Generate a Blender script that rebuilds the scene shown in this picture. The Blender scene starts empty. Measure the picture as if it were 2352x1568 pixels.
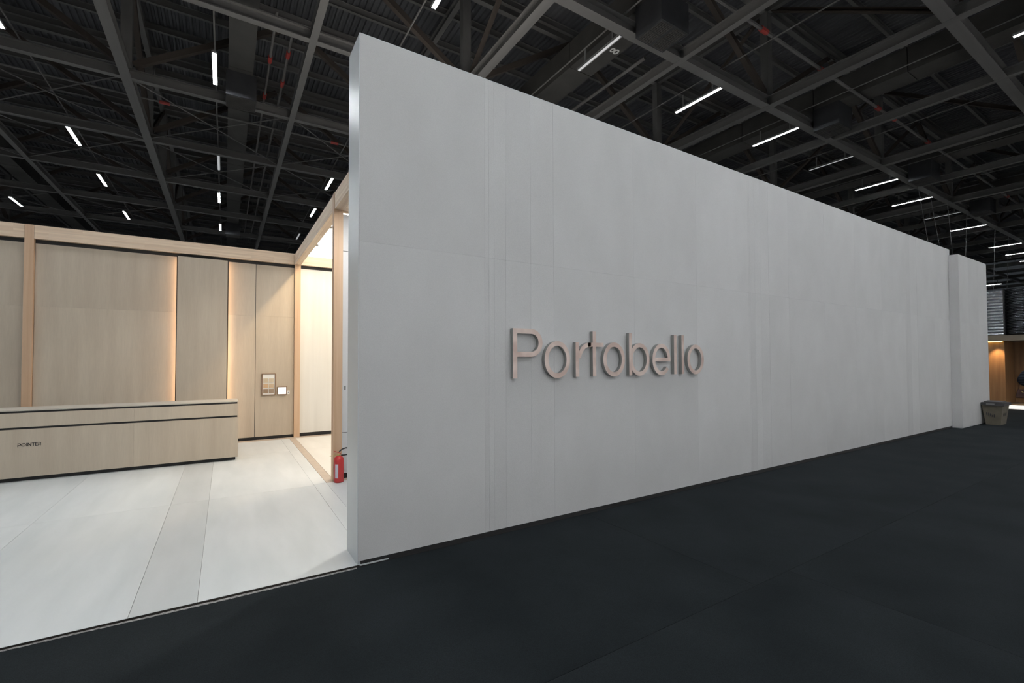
import bpy, bmesh, math, random
from mathutils import Vector, Matrix
from mathutils.geometry import delaunay_2d_cdt
R = math.radians
random.seed(7)
scene = bpy.context.scene
col = scene.collection

# ------------------------------------------------------------------ camera
H = 1.67
cd = bpy.data.cameras.new('camera'); cam = bpy.data.objects.new('camera', cd); col.objects.link(cam)
YAW, PITCH, ROLL = 0.537693312, 0.0237272094, -0.00276732587
F, CX, CY = 1030.92450, 1131.72742, 804.450721
cd.sensor_width = 36.0; cd.lens = F / 2352 * 36
cd.shift_x = (1176 - CX) / 2352; cd.shift_y = (CY - 784) / 2352
cd.clip_start = 0.05; cd.clip_end = 400
right = Vector((math.cos(YAW), -math.sin(YAW), 0)); fwd = Vector((math.sin(YAW), math.cos(YAW), 0)); up = Vector((0, 0, 1))
f2 = fwd * math.cos(PITCH) + up * math.sin(PITCH); u2 = up * math.cos(PITCH) - fwd * math.sin(PITCH)
r2 = right * math.cos(ROLL) + u2 * math.sin(ROLL); u3 = u2 * math.cos(ROLL) - right * math.sin(ROLL)
m = Matrix(((r2.x, u3.x, -f2.x, 0), (r2.y, u3.y, -f2.y, 0), (r2.z, u3.z, -f2.z, 0), (0, 0, 0, 1)))
m.translation = Vector((0, 0, H)); cam.matrix_world = m
scene.camera = cam

# ------------------------------------------------------------------ world, exposure, light levels
w = bpy.data.worlds.new('hall_air'); scene.world = w; w.use_nodes = True
w.node_tree.nodes['Background'].inputs[0].default_value = (0.80, 0.90, 1.0, 1)
w.node_tree.nodes['Background'].inputs[1].default_value = 0.03
vs = scene.view_settings
vs.view_transform = 'Standard'; vs.look = 'None'; vs.exposure = 0.0; vs.gamma = 1.0; vs.use_curve_mapping = False
scene.cycles.use_denoising = True
scene.cycles.use_light_tree = False
scene.cycles.max_bounces = 4
scene.cycles.diffuse_bounces = 2
scene.cycles.glossy_bounces = 3
scene.cycles.use_adaptive_sampling = True
scene.cycles.adaptive_threshold = 0.03
scene.cycles.sample_clamp_indirect = 6.0
TUBE = 215.0             # hall tube lights
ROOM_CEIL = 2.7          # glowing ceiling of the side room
LED = 26.0               # strips behind the proud oak panel

# ------------------------------------------------------------------ materials
def new_mat(name):
    mt = bpy.data.materials.new(name); mt.use_nodes = True
    nt = mt.node_tree; b = nt.nodes['Principled BSDF']
    return mt, nt, b
def plain(name, c, rough=0.5, metal=0.0, emit=None, es=0.0, spec=0.5):
    mt, nt, b = new_mat(name)
    b.inputs['Base Color'].default_value = (*c, 1); b.inputs['Roughness'].default_value = rough
    b.inputs['Metallic'].default_value = metal; b.inputs['Specular IOR Level'].default_value = spec
    if emit: b.inputs['Emission Color'].default_value = (*emit, 1); b.inputs['Emission Strength'].default_value = es
    return mt
def noisy(name, c1, c2, scale=(1, 1, 1), nscale=4.0, detail=6, rough=0.5, rand=0.0, c3=None, fine=None, bump=0.0, spec=0.5, metal=0.0, world=False, lo=0.3, hi=0.7):
    """two-tone noise on object coordinates, optional per-object brightness and a second fine speckle"""
    mt, nt, b = new_mat(name); N = nt.nodes; L = nt.links
    tc = N.new('ShaderNodeTexCoord'); mp = N.new('ShaderNodeMapping'); mp.inputs['Scale'].default_value = scale
    src = tc.outputs['Object']
    if world: src = N.new('ShaderNodeNewGeometry').outputs['Position']
    L.new(src, mp.inputs['Vector'])
    oi = N.new('ShaderNodeObjectInfo')
    ad = N.new('ShaderNodeVectorMath'); ad.operation = 'ADD'
    sc = N.new('ShaderNodeVectorMath'); sc.operation = 'SCALE'; sc.inputs[0].default_value = (37, 19, 53)
    L.new(oi.outputs['Random'], sc.inputs['Scale']); L.new(mp.outputs[0], ad.inputs[0]); L.new(sc.outputs[0], ad.inputs[1])
    nz = N.new('ShaderNodeTexNoise'); nz.inputs['Scale'].default_value = nscale; nz.inputs['Detail'].default_value = detail
    L.new(ad.outputs[0], nz.inputs['Vector'])
    cr = N.new('ShaderNodeValToRGB'); cr.color_ramp.elements[0].color = (*c1, 1); cr.color_ramp.elements[1].color = (*c2, 1)
    cr.color_ramp.elements[0].position = lo; cr.color_ramp.elements[1].position = hi
    if c3: e = cr.color_ramp.elements.new(0.5); e.color = (*c3, 1)
    L.new(nz.outputs['Fac'], cr.inputs[0]); out = cr.outputs[0]
    if fine:
        n2 = N.new('ShaderNodeTexNoise'); n2.inputs['Scale'].default_value = fine[0]; n2.inputs['Detail'].default_value = 3
        L.new(mp.outputs[0], n2.inputs['Vector'])
        mr = N.new('ShaderNodeMapRange'); mr.inputs[1].default_value = 0.3; mr.inputs[2].default_value = 0.7
        mr.inputs[3].default_value = 1 - fine[1]; mr.inputs[4].default_value = 1 + fine[1]; L.new(n2.outputs['Fac'], mr.inputs[0])
        mx = N.new('ShaderNodeVectorMath'); mx.operation = 'SCALE'; L.new(out, mx.inputs[0]); L.new(mr.outputs[0], mx.inputs['Scale']); out = mx.outputs[0]
    if rand:
        m2 = N.new('ShaderNodeMapRange'); m2.inputs[3].default_value = 1 - rand; m2.inputs[4].default_value = 1 + rand
        L.new(oi.outputs['Random'], m2.inputs[0])
        mx = N.new('ShaderNodeVectorMath'); mx.operation = 'SCALE'; L.new(out, mx.inputs[0]); L.new(m2.outputs[0], mx.inputs['Scale']); out = mx.outputs[0]
    L.new(out, b.inputs['Base Color'])
    b.inputs['Roughness'].default_value = rough; b.inputs['Specular IOR Level'].default_value = spec; b.inputs['Metallic'].default_value = metal
    if bump:
        bp = N.new('ShaderNodeBump'); bp.inputs['Strength'].default_value = bump; bp.inputs['Distance'].default_value = 0.01
        L.new(nz.outputs['Fac'], bp.inputs['Height']); L.new(bp.outputs[0], b.inputs['Normal'])
    return mt
def lamella(name, axis, c1, c2):
    """finger-jointed laminated pine: long narrow staves along one axis, each its own tone"""
    mt, nt, b = new_mat(name); N = nt.nodes; L = nt.links
    g = N.new('ShaderNodeNewGeometry'); sp = N.new('ShaderNodeSeparateXYZ'); L.new(g.outputs['Position'], sp.inputs[0])
    cb = N.new('ShaderNodeCombineXYZ')
    if axis == 'X': a, c, d = 'X', 'Z', 'Y'
    elif axis == 'Y': a, c, d = 'Y', 'Z', 'X'
    else: a, c, d = 'Z', 'X', 'Y'
    sm = N.new('ShaderNodeMath'); sm.operation = 'MULTIPLY_ADD'; sm.inputs[1].default_value = 0.6
    L.new(sp.outputs[d], sm.inputs[0]); L.new(sp.outputs[c], sm.inputs[2])
    L.new(sp.outputs[a], cb.inputs[0]); L.new(sm.outputs[0], cb.inputs[1])
    br = N.new('ShaderNodeTexBrick'); br.inputs['Scale'].default_value = 1.0; br.inputs['Mortar Size'].default_value = 0.0
    br.inputs['Brick Width'].default_value = 0.9; br.inputs['Row Height'].default_value = 0.033
    br.inputs['Color1'].default_value = (*c1, 1); br.inputs['Color2'].default_value = (*c2, 1); br.inputs['Mortar'].default_value = (*c1, 1)
    L.new(cb.outputs[0], br.inputs['Vector'])
    mp = N.new('ShaderNodeMapping'); s = {'X': (1.5, 60, 60), 'Y': (60, 1.5, 60), 'Z': (60, 60, 1.5)}[axis]; mp.inputs['Scale'].default_value = s
    L.new(g.outputs['Position'], mp.inputs[0])
    nz = N.new('ShaderNodeTexNoise'); nz.inputs['Scale'].default_value = 1.0; nz.inputs['Detail'].default_value = 4; L.new(mp.outputs[0], nz.inputs['Vector'])
    mr = N.new('ShaderNodeMapRange'); mr.inputs[1].default_value = 0.25; mr.inputs[2].default_value = 0.75; mr.inputs[3].default_value = 0.88; mr.inputs[4].default_value = 1.1
    L.new(nz.outputs['Fac'], mr.inputs[0])
    mx = N.new('ShaderNodeVectorMath'); mx.operation = 'SCALE'; L.new(br.outputs['Color'], mx.inputs[0]); L.new(mr.outputs[0], mx.inputs['Scale'])
    L.new(mx.outputs[0], b.inputs['Base Color']); b.inputs['Roughness'].default_value = 0.55
    return mt

M = {}
M['slab'] = noisy('grey_porcelain_slab', (0.675, 0.668, 0.662), (0.730, 0.724, 0.719), (1.3, 1.3, 0.8), 1.6, 8, 0.48, rand=0.035, fine=(170, 0.055), world=True)
M['cap'] = noisy('white_satin_laminate', (0.72, 0.76, 0.775), (0.77, 0.80, 0.815), nscale=2, rough=0.28)
M['tile'] = noisy('pale_floor_tile', (0.545, 0.575, 0.578), (0.635, 0.66, 0.662), (2.6, 0.55, 1), 1.7, 7, 0.42, rand=0.03, world=True)
M['tile_dark'] = noisy('greyer_floor_tile', (0.49, 0.515, 0.515), (0.56, 0.58, 0.58), (2.6, 0.55, 1), 1.7, 7, 0.42, world=True)
M['tile_cream'] = noisy('cream_floor_tile', (0.66, 0.64, 0.59), (0.72, 0.70, 0.65), (2.6, 0.55, 1), 1.7, 7, 0.42, world=True)
M['tan'] = noisy('tan_floor_strip', (0.44, 0.36, 0.29), (0.50, 0.42, 0.34), nscale=6, rough=0.5)
M['carpet'] = noisy('black_carpet', (0.0100, 0.0130, 0.0150), (0.0175, 0.0215, 0.0240), (1, 1, 1), 1.4, 8, 0.95, fine=(260, 0.35), spec=0.1, world=True)
M['oak'] = noisy('pale_oak_panel', (0.51, 0.43, 0.335), (0.585, 0.505, 0.40), (5, 5, 0.45), 1.3, 9, 0.5, rand=0.04, fine=(14, 0.03))
M['oak_h'] = noisy('pale_oak_counter_top', (0.50, 0.46, 0.40), (0.58, 0.54, 0.48), (0.55, 9, 9), 1.5, 9, 0.4)
M['cream'] = noisy('cream_panel', (0.72, 0.70, 0.65), (0.78, 0.76, 0.71), (9, 9, 0.4), 1.2, 6, 0.5, rand=0.02)
M['white'] = plain('white_panel', (0.74, 0.75, 0.77), 0.45)
M['pine_x'] = lamella('laminated_pine_along_wall', 'X', (0.86, 0.69, 0.52), (0.72, 0.54, 0.385))
M['pine_y'] = lamella('laminated_pine_cross', 'Y', (0.84, 0.70, 0.55), (0.71, 0.55, 0.41))
M['pine_z'] = noisy('pine_post', (0.57, 0.37, 0.23), (0.66, 0.46, 0.31), (25, 25, 0.7), 1.0, 7, 0.5)  # shade and warm light on the posts put into this browner colour
M['black'] = plain('matt_black', (0.012, 0.012, 0.013), 0.6)
M['ink'] = plain('black_lettering', (0.02, 0.018, 0.018), 0.5)
M['steel'] = noisy('dark_grey_painted_steel', (0.135, 0.132, 0.128), (0.185, 0.181, 0.176), nscale=3, rough=0.6, spec=0.3)
M['deck'] = noisy('dark_roof_sheet', (0.070, 0.073, 0.080), (0.120, 0.123, 0.130), (1, 0.2, 1), 1.2, 5, 0.6, spec=0.35, world=True)
M['duct'] = noisy('dark_duct_sheet', (0.060, 0.058, 0.055), (0.080, 0.077, 0.072), nscale=2, rough=0.6, spec=0.3)
M['unit'] = noisy('charcoal_unit', (0.030, 0.031, 0.034), (0.045, 0.046, 0.050), nscale=2, rough=0.6, spec=0.3)
M['rust'] = noisy('brown_steel_brace', (0.060, 0.050, 0.043), (0.085, 0.070, 0.060), nscale=4, rough=0.7, spec=0.2)
M['tube_on'] = plain('lit_tube', (0.9, 0.9, 0.9), 0.5, emit=(0.93, 0.97, 1.0), es=TUBE)
M['tube_off'] = plain('unlit_tube_glow', (0.75, 0.76, 0.76), 0.4, emit=(0.95, 0.97, 1.0), es=0.35)  # these tubes are off; a faint emission is put in
M['fixture'] = plain('fixture_grey', (0.20, 0.20, 0.20), 0.5)
M['red'] = plain('red_paint', (0.50, 0.035, 0.035), 0.32)
M['redfit'] = plain('red_fitting', (0.40, 0.05, 0.04), 0.5)
M['rose'] = noisy('steel_warm_reflections', (0.57, 0.44, 0.39), (0.80, 0.67, 0.61), (3, 3, 3), 1.6, 2, 0.28, metal=0.6, world=True, lo=0.35, hi=0.65)  # pink tint of reflected surroundings put into the base colour
M['chrome'] = plain('polished_steel_edge', (0.40, 0.40, 0.39), 0.18, metal=0.9)
M['led'] = plain('warm_led_strip', (0.9, 0.8, 0.7), 0.5, emit=(1.0, 0.62, 0.36), es=LED)
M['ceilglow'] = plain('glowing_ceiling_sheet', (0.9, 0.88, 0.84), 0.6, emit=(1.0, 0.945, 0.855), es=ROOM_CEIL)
M['board'] = plain('white_board', (0.88, 0.88, 0.86), 0.4)
M['frame'] = plain('brown_wood_frame', (0.22, 0.12, 0.06), 0.5)
M['screen'] = plain('lit_screen', (0.8, 0.8, 0.8), 0.3, emit=(1, 1, 1), es=0.75)
M['rubber'] = plain('black_rubber', (0.015, 0.016, 0.02), 0.4)
M['brass'] = plain('brass_valve', (0.55, 0.42, 0.18), 0.35, 0.8)
M['paper'] = plain('label_paper', (0.62, 0.58, 0.66), 0.6)
M['fray'] = noisy('frayed_carpet_edge', (0.06, 0.056, 0.052), (0.46, 0.44, 0.42), (40, 200, 10), 1.0, 4, 0.9, world=True)

# ------------------------------------------------------------------ mesh helpers
def bm_box(bm, x0, x1, y0, y1, z0, z1, mi=0):
    v = [bm.verts.new(p) for p in ((x0, y0, z0), (x1, y0, z0), (x1, y1, z0), (x0, y1, z0), (x0, y0, z1), (x1, y0, z1), (x1, y1, z1), (x0, y1, z1))]
    for f in ((0, 3, 2, 1), (4, 5, 6, 7), (0, 1, 5, 4), (1, 2, 6, 5), (2, 3, 7, 6), (3, 0, 4, 7)):
        fc = bm.faces.new([v[i] for i in f]); fc.material_index = mi
    return v
def link(name, me, parent=None, mats=()):
    o = bpy.data.objects.new(name, me); col.objects.link(o)
    for k in mats: me.materials.append(M[k] if isinstance(k, str) else k)
    if parent is not None: o.parent = parent
    return o
def from_bm(name, bm, mats, parent=None, smooth=False, bevel=0.0):
    if bevel: bmesh.ops.bevel(bm, geom=bm.edges[:], offset=bevel, segments=1, affect='EDGES', profile=0.5)
    me = bpy.data.meshes.new(name); bm.to_mesh(me); bm.free()
    if smooth:
        for p in me.polygons: p.use_smooth = True
    if isinstance(mats, (str, bpy.types.Material)): mats = (mats,)
    return link(name, me, parent, mats)
def box(name, x0, x1, y0, y1, z0, z1, mat, parent=None, bevel=0.0):
    """world-space box; its origin sits at its own base centre"""
    cx, cy = (x0 + x1) / 2, (y0 + y1) / 2
    bm = bmesh.new(); bm_box(bm, x0 - cx, x1 - cx, y0 - cy, y1 - cy, 0, z1 - z0)
    o = from_bm(name, bm, mat, parent, bevel=bevel)
    base = parent.location if parent is not None else Vector((0, 0, 0))
    gp = parent.parent if parent is not None else None
    if gp is not None: base = base + gp.location
    o.location = Vector((cx, cy, z0)) - base
    return o
def tag(o, label, cat=None, group=None, kind=None):
    o['label'] = label
    if cat: o['category'] = cat
    if group: o['group'] = group
    if kind: o['kind'] = kind
    return o
def empty(name, loc=(0, 0, 0)):
    o = bpy.data.objects.new(name, None); col.objects.link(o); o.location = loc; o.empty_display_size = 0.2
    return o
def tube_mesh(pts, r, seg=8, caps=True):
    """round tube through points; r number or list"""
    bm = bmesh.new(); pts = [Vector(p) for p in pts]; rings = []
    n = len(pts); rs = r if isinstance(r, (list, tuple)) else [r] * n
    for i, p in enumerate(pts):
        t = (pts[min(i + 1, n - 1)] - pts[max(i - 1, 0)]).normalized()
        a = Vector((0, 0, 1)) if abs(t.z) < 0.9 else Vector((1, 0, 0))
        u = t.cross(a).normalized(); v = t.cross(u).normalized()
        rings.append([bm.verts.new(p + (u * math.cos(2 * math.pi * k / seg) + v * math.sin(2 * math.pi * k / seg)) * rs[i]) for k in range(seg)])
    for a, b in zip(rings, rings[1:]):
        for k in range(seg): bm.faces.new((a[k], a[(k + 1) % seg], b[(k + 1) % seg], b[k]))
    if caps: bm.faces.new(rings[0][::-1]); bm.faces.new(rings[-1])
    bmesh.ops.recalc_face_normals(bm, faces=bm.faces[:])
    return bm
def lathe(profile, seg=24):
    bm = bmesh.new(); rings = []
    for r, z in profile:
        rings.append([bm.verts.new((r * math.cos(2 * math.pi * k / seg), r * math.sin(2 * math.pi * k / seg), z)) for k in range(seg)])
    for a, b in zip(rings, rings[1:]):
        for k in range(seg): bm.faces.new((a[k], a[(k + 1) % seg], b[(k + 1) % seg], b[k]))
    bm.faces.new(rings[0][::-1]); bm.faces.new(rings[-1])
    bmesh.ops.recalc_face_normals(bm, faces=bm.faces[:])
    return bm
def union_extrude(name, polys, depth, mats, parent=None):
    """union of 2-D polygons (x, z), extruded from y=0 (front, material 0) back to y=depth; sides take material 1"""
    vs_, fs = [], []
    for p in polys:
        b0 = len(vs_); vs_ += [Vector(q) for q in p]; fs.append(list(range(b0, b0 + len(p))))
    ov, oe, of, _, _, fid = delaunay_2d_cdt(vs_, [], fs, 0, 1e-5, True)
    tri = [f for f, i in zip(of, fid) if i]
    cnt = {}
    for t in tri:
        for k in range(len(t)):
            a, b = t[k], t[(k + 1) % len(t)]; cnt[(a, b)] = cnt.get((a, b), 0) + 1
    bm = bmesh.new()
    fv = [bm.verts.new((v.x, 0, v.y)) for v in ov]; bv = [bm.verts.new((v.x, depth, v.y)) for v in ov]
    for t in tri:
        f = bm.faces.new([fv[i] for i in t]); f.material_index = 0
        f = bm.faces.new([bv[i] for i in reversed(t)]); f.material_index = 1 if len(mats) > 1 else 0
    for (a, b) in cnt:
        if (b, a) not in cnt:
            f = bm.faces.new((fv[a], bv[a], bv[b], fv[b])); f.material_index = 1 if len(mats) > 1 else 0
    bmesh.ops.delete(bm, geom=[v for v in bm.verts if not v.link_faces], context='VERTS')
    bmesh.ops.recalc_face_normals(bm, faces=bm.faces[:])
    return from_bm(name, bm, mats, parent)
def rect(x0, x1, z0, z1): return [(x0, z0), (x1, z0), (x1, z1), (x0, z1)]
def arc(cx, cz, rx, rz, t, a0=0.0, a1=360.0, n=40):
    """annulus sector as quads (stroke t measured inwards)"""
    out = []
    for k in range(n):
        a, b = R(a0 + (a1 - a0) * k / n), R(a0 + (a1 - a0) * (k + 1) / n)
        P = lambda an, q: (cx + (rx - q) * math.cos(an), cz + (rz - q) * math.sin(an))
        out.append([P(a, t), P(a, 0), P(b, 0), P(b, t)])
    return out

# ================================================================== SETTING
YF, YB, XL, HW = 3.77, 4.13, 0.947, 4.445      # grey front wall: front plane, back plane, left end, height
FZ = 0.0                                        # stand floor level
CZ = -0.018                                     # carpet level

# ---- stand floor: large pale tiles
floor = empty('floor', (0, 0, 0)); tag(floor, 'pale large-format tiled floor of the stand', kind='structure')
bm = bmesh.new(); bm_box(bm, -9, 15, YF, 11.4, -0.06, -0.012); from_bm('subfloor', bm, 'black', floor)
xs = [(-8.9, -7.7), (-7.7, -6.5), (-6.5, -5.3), (-5.3, -4.1), (-4.1, -2.9), (-2.9, -1.7), (-1.7, -0.53), (-0.53, -0.15), (-0.15, 1.05), (1.05, 1.215)]
ys = [(YF, 6.47), (6.47, 9.17), (9.17, 10.66)]
for x0, x1 in xs:
    for y0, y1 in ys:
        if x0 > 1.0 and y0 < 6.0: y1 = 6.52
        if x0 > 1.0 and 6 < y0 < 7: y0 = 6.52
        box('tile', x0 + 0.0012, x1 - 0.0012, y0 + (0.0 if y0 == YF else 0.0012), y1 - 0.0012, -0.012, FZ, 'tile_dark' if x0 == -0.53 else 'tile', floor)
for k in range(6): box('tile', 6.2 + k * 1.56, 6.2 + k * 1.56 + 1.557, YF + 0.37, 11.35, -0.012, FZ, 'tile', floor)
for x0, x1 in [(1.215, 2.4), (2.4, 3.6), (3.6, 4.8), (4.8, 6.0)]:
    box('tile', x0 + 0.0012, x1 - 0.0012, YF + 0.01, 6.52, -0.012, FZ, 'tile', floor)
for x0, x1 in [(1.335, 2.5), (2.5, 3.7), (3.7, 4.9), (4.9, 6.1)]:
    for y0, y1 in [(6.64, 9.2), (9.2, 10.66)]:
        box('tile', x0 + 0.0012, x1 - 0.0012, y0 + 0.0012, y1 - 0.0012, -0.012, FZ, 'tile_cream', floor)
box('border_strip', 1.218, 1.332, 6.522, 10.66, -0.012, FZ, 'tan', floor)
box('border_strip', -8.9, 6.1, 10.662, 10.86, -0.012, FZ, 'tan', floor)
box('border_strip', 1.335, 6.1, 6.522, 6.638, -0.012, FZ, 'tan', floor)
box('edge_profile', -9, XL + 0.02, YF - 0.004, YF, -0.06, -0.001, plain('dark_edge_metal', (0.05, 0.045, 0.04), 0.4, 0.6), floor)

# ---- black aisle carpet laid in lengths
carpet = empty('carpet', (0, 0, CZ)); tag(carpet, 'black felt carpet covering the aisle', kind='structure')
for x0, x1, y0, y1 in [(-30, 3.44, 1.92, YF - 0.006), (3.4435, 17.9, 1.92, YF - 0.006), (-30, 3.9, -3.2, 1.9168), (3.9035, 17.9, -3.2, 1.9168), (17.9035, 23.04, -3.2, 12)]:
    box('carpet_length', x0, x1, y0, y1, CZ - 0.01, CZ, 'carpet', carpet)
box('underlay', -30, 23.04, -3.2, YF - 0.006, CZ - 0.03, CZ - 0.0102, 'black', carpet)
M['concrete'] = noisy('pale_hall_floor', (0.36, 0.36, 0.355), (0.46, 0.46, 0.455), nscale=0.6, rough=0.6, world=True)  # hall floor out of view, added pale to bounce light upward
for nm, x0, x1, y0, y1 in [('floor_hall_back', -30, 17.9, 11.45, 52), ('floor_hall_across', -30, 75, -32, -3.205), ('floor_hall_side', -30, -9.005, YF, 11.445), ('floor_hall_end', 23.045, 75, -3.2, 52)]:
    tag(box(nm, x0, x1, y0, y1, CZ - 0.03, CZ - 0.001, 'concrete'), 'unseen pale exhibition hall floor, ' + {'k': 'behind the oak wall', 's': 'across the aisle', 'e': 'left of the stand', 'd': 'around the far wooden stand'}[nm[-1]], kind='structure')
op = box('wall_opposite_bounce', -26, 40, -4.8, -4.6, CZ, 4.2, 'white'); tag(op, 'unseen white wall added across the aisle to bounce light', kind='structure')  # unseen wall, added to bounce light onto the grey front wall
# frayed selvedge where the carpet meets the stand floor
bm = bmesh.new(); prev = None; x = -8.9; rr = random.Random(3)
while x < XL + 0.015:
    wv = 0.010 + 0.008 * math.sin(x * 2.3 + 1) + 0.005 * rr.random(); y1 = YF - 0.006; h_ = 0.004 + 0.003 * rr.random()
    cur = [bm.verts.new((x, y1, CZ + 0.001)), bm.verts.new((x, y1 - wv * 0.5, CZ + h_ + 0.002)), bm.verts.new((x, y1 - wv - 0.004, CZ + 0.0005))]
    if prev:
        for k in range(2): bm.faces.new((prev[k], prev[k + 1], cur[k + 1], cur[k]))
    prev = cur; x += 0.02 + 0.02 * rr.random()
o = from_bm('frayed_edge', bm, 'fray', carpet); o.location = (0, 0, -CZ)

# ---- grey front wall: core, slabs, end panel
wall = box('wall_front', XL + 0.006, 15.66, YF + 0.014, YB, 0.0, HW - 0.004, 'white'); tag(wall, 'tall grey porcelain-clad front wall with large slabs', kind='structure')
box('shadow_plinth', XL + 0.03, 15.55, YF + 0.002, YF + 0.0135, -0.018, 0.034, 'black', wall)
box('end_panel', XL, XL + 0.0055, YF, YB, 0.0, HW, 'cap', wall)
box('top_edge', XL + 0.006, 15.66, YF, YB, HW - 0.0035, HW + 0.002, 'cap', wall)
seams = [XL + 0.006, 2.16, 2.208, 2.268, 2.402, 2.71, 3.01, 4.24, 5.45, 6.68, 6.73, 6.86, 7.02, 7.25, 7.84, 9.05, 10.26, 11.47, 12.70, 12.80, 13.0, 13.4, 14.5, 15.66]
for row, (z0, z1) in enumerate([(0.028, 2.678), (2.679, HW - 0.004)]):
    for a, b in zip(seams, seams[1:]):
        box('slab', a + 0.0006, b - 0.0006, YF + (0.0 if (b - a) > 0.5 else 0.0008), YF + 0.0135, z0, z1, 'slab', wall)
# ---- lower section that projects at the far end
wall2 = box('wall_projecting_end', 15.57, 17.87, 3.605, YB, -0.018, 4.275, 'white'); tag(wall2, 'lower projecting section at the far end of the grey wall', kind='structure')
for a, b in [(15.56, 16.3), (16.3, 17.1), (17.1, 17.875)]:
    for z0, z1 in [(0.0, 2.60), (2.601, 4.285)]: box('slab', a + 0.001, b - 0.001, 3.590, 3.6045, z0, z1, 'slab', wall2)
box('slab', 15.556, 15.569, 3.590, YF - 0.001, 0.0, 4.285, 'slab', wall2)
box('slab', 17.871, 17.884, 3.590, YB, 0.0, 4.285, 'slab', wall2)

# ---- oak back wall of the stand
YW = 10.87
wback = box('wall_back', -9, 6.1, YW + 0.012, YW + 0.12, 0, 4.05, 'black'); tag(wback, 'back wall of the stand clad in pale oak panels', kind='structure')
def wpanel(x0, x1, z0, z1, mat='oak', y0=YW, y1=None): return box('panel', x0, x1, y0, y1 or YW + 0.011, z0, z1, mat, wback)
for x0, x1 in [(-8.3, -7.2), (-7.19, -5.85), (-5.84, -4.45), (-4.44, -3.012)]:
    wpanel(x0, x1, 0.062, 2.655); wpanel(x0, x1, 2.656, 3.765)
wpanel(-2.885, -0.846, 0.062, 2.655); wpanel(-2.885, -0.846, 2.656, 3.765)
wpanel(0.048, 0.550, 0.062, 2.655); wpanel(0.048, 0.550, 2.656, 3.765)
wpanel(0.560, 1.317, 0.062, 2.655); wpanel(0.560, 1.317, 2.656, 3.765)
box('proud_panel', -0.822, 0.028, YW - 0.105, YW - 0.091, 0.062, 3.765, 'oak', wback)
box('proud_panel_edge', -0.824, 0.030, YW - 0.0908, YW - 0.080, 0.062, 3.767, 'black', wback)
box('proud_carcass', -0.800, 0.006, YW - 0.0798, YW + 0.011, 0.062, 3.765, 'black', wback)
box('led_strip', -0.804, -0.8005, YW - 0.074, YW - 0.058, 0.10, 3.74, 'led', wback)
box('led_strip', 0.0065, 0.010, YW - 0.074, YW - 0.058, 0.10, 3.74, 'led', wback)
for k in range(4): wpanel(1.443 + k * 1.15, 1.443 + k * 1.15 + 1.147, 0.075, 3.765, 'cream')

# ---- white cabinet wall of the side room and its right wall
cab = box('wall_cabinet', 1.437, 6.1, 6.66, 6.76, 0.0, 3.80, 'black'); tag(cab, 'white panelled partition behind the front wall', kind='structure')
for k in range(5):
    x0 = 1.438 + k * 0.93
    for z0, z1 in [(0.075, 0.648), (0.656, 3.262), (3.270, 3.790)]: box('panel', x0 + 0.002, x0 + 0.926, 6.645, 6.6595, z0, z1, 'white', cab)
box('key_slot', 1.478, 1.494, 6.642, 6.6448, 1.262, 1.318, 'black', cab)
box('panel', 1.438, 6.1, 6.7605, 6.775, 0.0, 3.80, 'white', cab)
wr = box('wall_right', 6.1, 6.2, 6.66, 11, 0, 4.05, 'white'); tag(wr, 'white right wall of the side room', kind='structure')
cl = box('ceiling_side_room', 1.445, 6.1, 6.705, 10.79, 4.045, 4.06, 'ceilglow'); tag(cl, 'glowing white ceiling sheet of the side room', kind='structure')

# ---- timber frame
tf = empty('timber_frame', (1.38, 10.86, 0)); tag(tf, 'light pine post-and-beam frame along the oak wall and side room', 'frame')
BZ0, BZ1 = 3.835, 4.072
for x0, x1 in [(-8.9, -3.012), (-2.888, 1.3185)]: box('beam', x0, x1, 10.80, 10.92, BZ0, BZ1, 'pine_x', tf)
box('beam', 1.4405, 6.1, 10.80, 10.92, BZ0, BZ1, 'pine_x', tf)
box('beam', 1.319, 1.44, 6.7055, 10.92, BZ0, BZ1, 'pine_y', tf)
box('beam', 1.319, 1.44, YB + 0.002, 6.5795, BZ0, BZ1, 'pine_y', tf)
box('beam', 1.4405, 6.1, 6.58, 6.70, BZ0, BZ1, 'pine_x', tf)
box('post', -3.01, -2.89, 10.80, 10.90, 0, BZ1 + 0.001, 'pine_z', tf)
box('post', 1.319, 1.44, 10.80, 10.90, 0, BZ0 - 0.0005, 'pine_z', tf)
box('post', 1.312, 1.435, 6.58, 6.705, 0, BZ1 + 0.001, 'pine_z', tf)
for x0, x1, y0 in [(-8.9, -3.012, 10.875), (-2.888, 1.3185, 10.875)]:
    pass

# ================================================================== HALL ROOF
GX = [-2.47 + 4.29 * k for k in range(-6, 19)]      # beams that run away from the viewer
GY = [3.40 + 4.20 * k for k in range(-5, 12)]       # beams that run along the front wall
ZB = H + 8.0; ZT = H + 11.0; ZD = H + 11.45
X0, X1, Y0, Y1 = GX[0] - 2, GX[-1] + 2, GY[0] - 2, GY[-1] + 2
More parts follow.
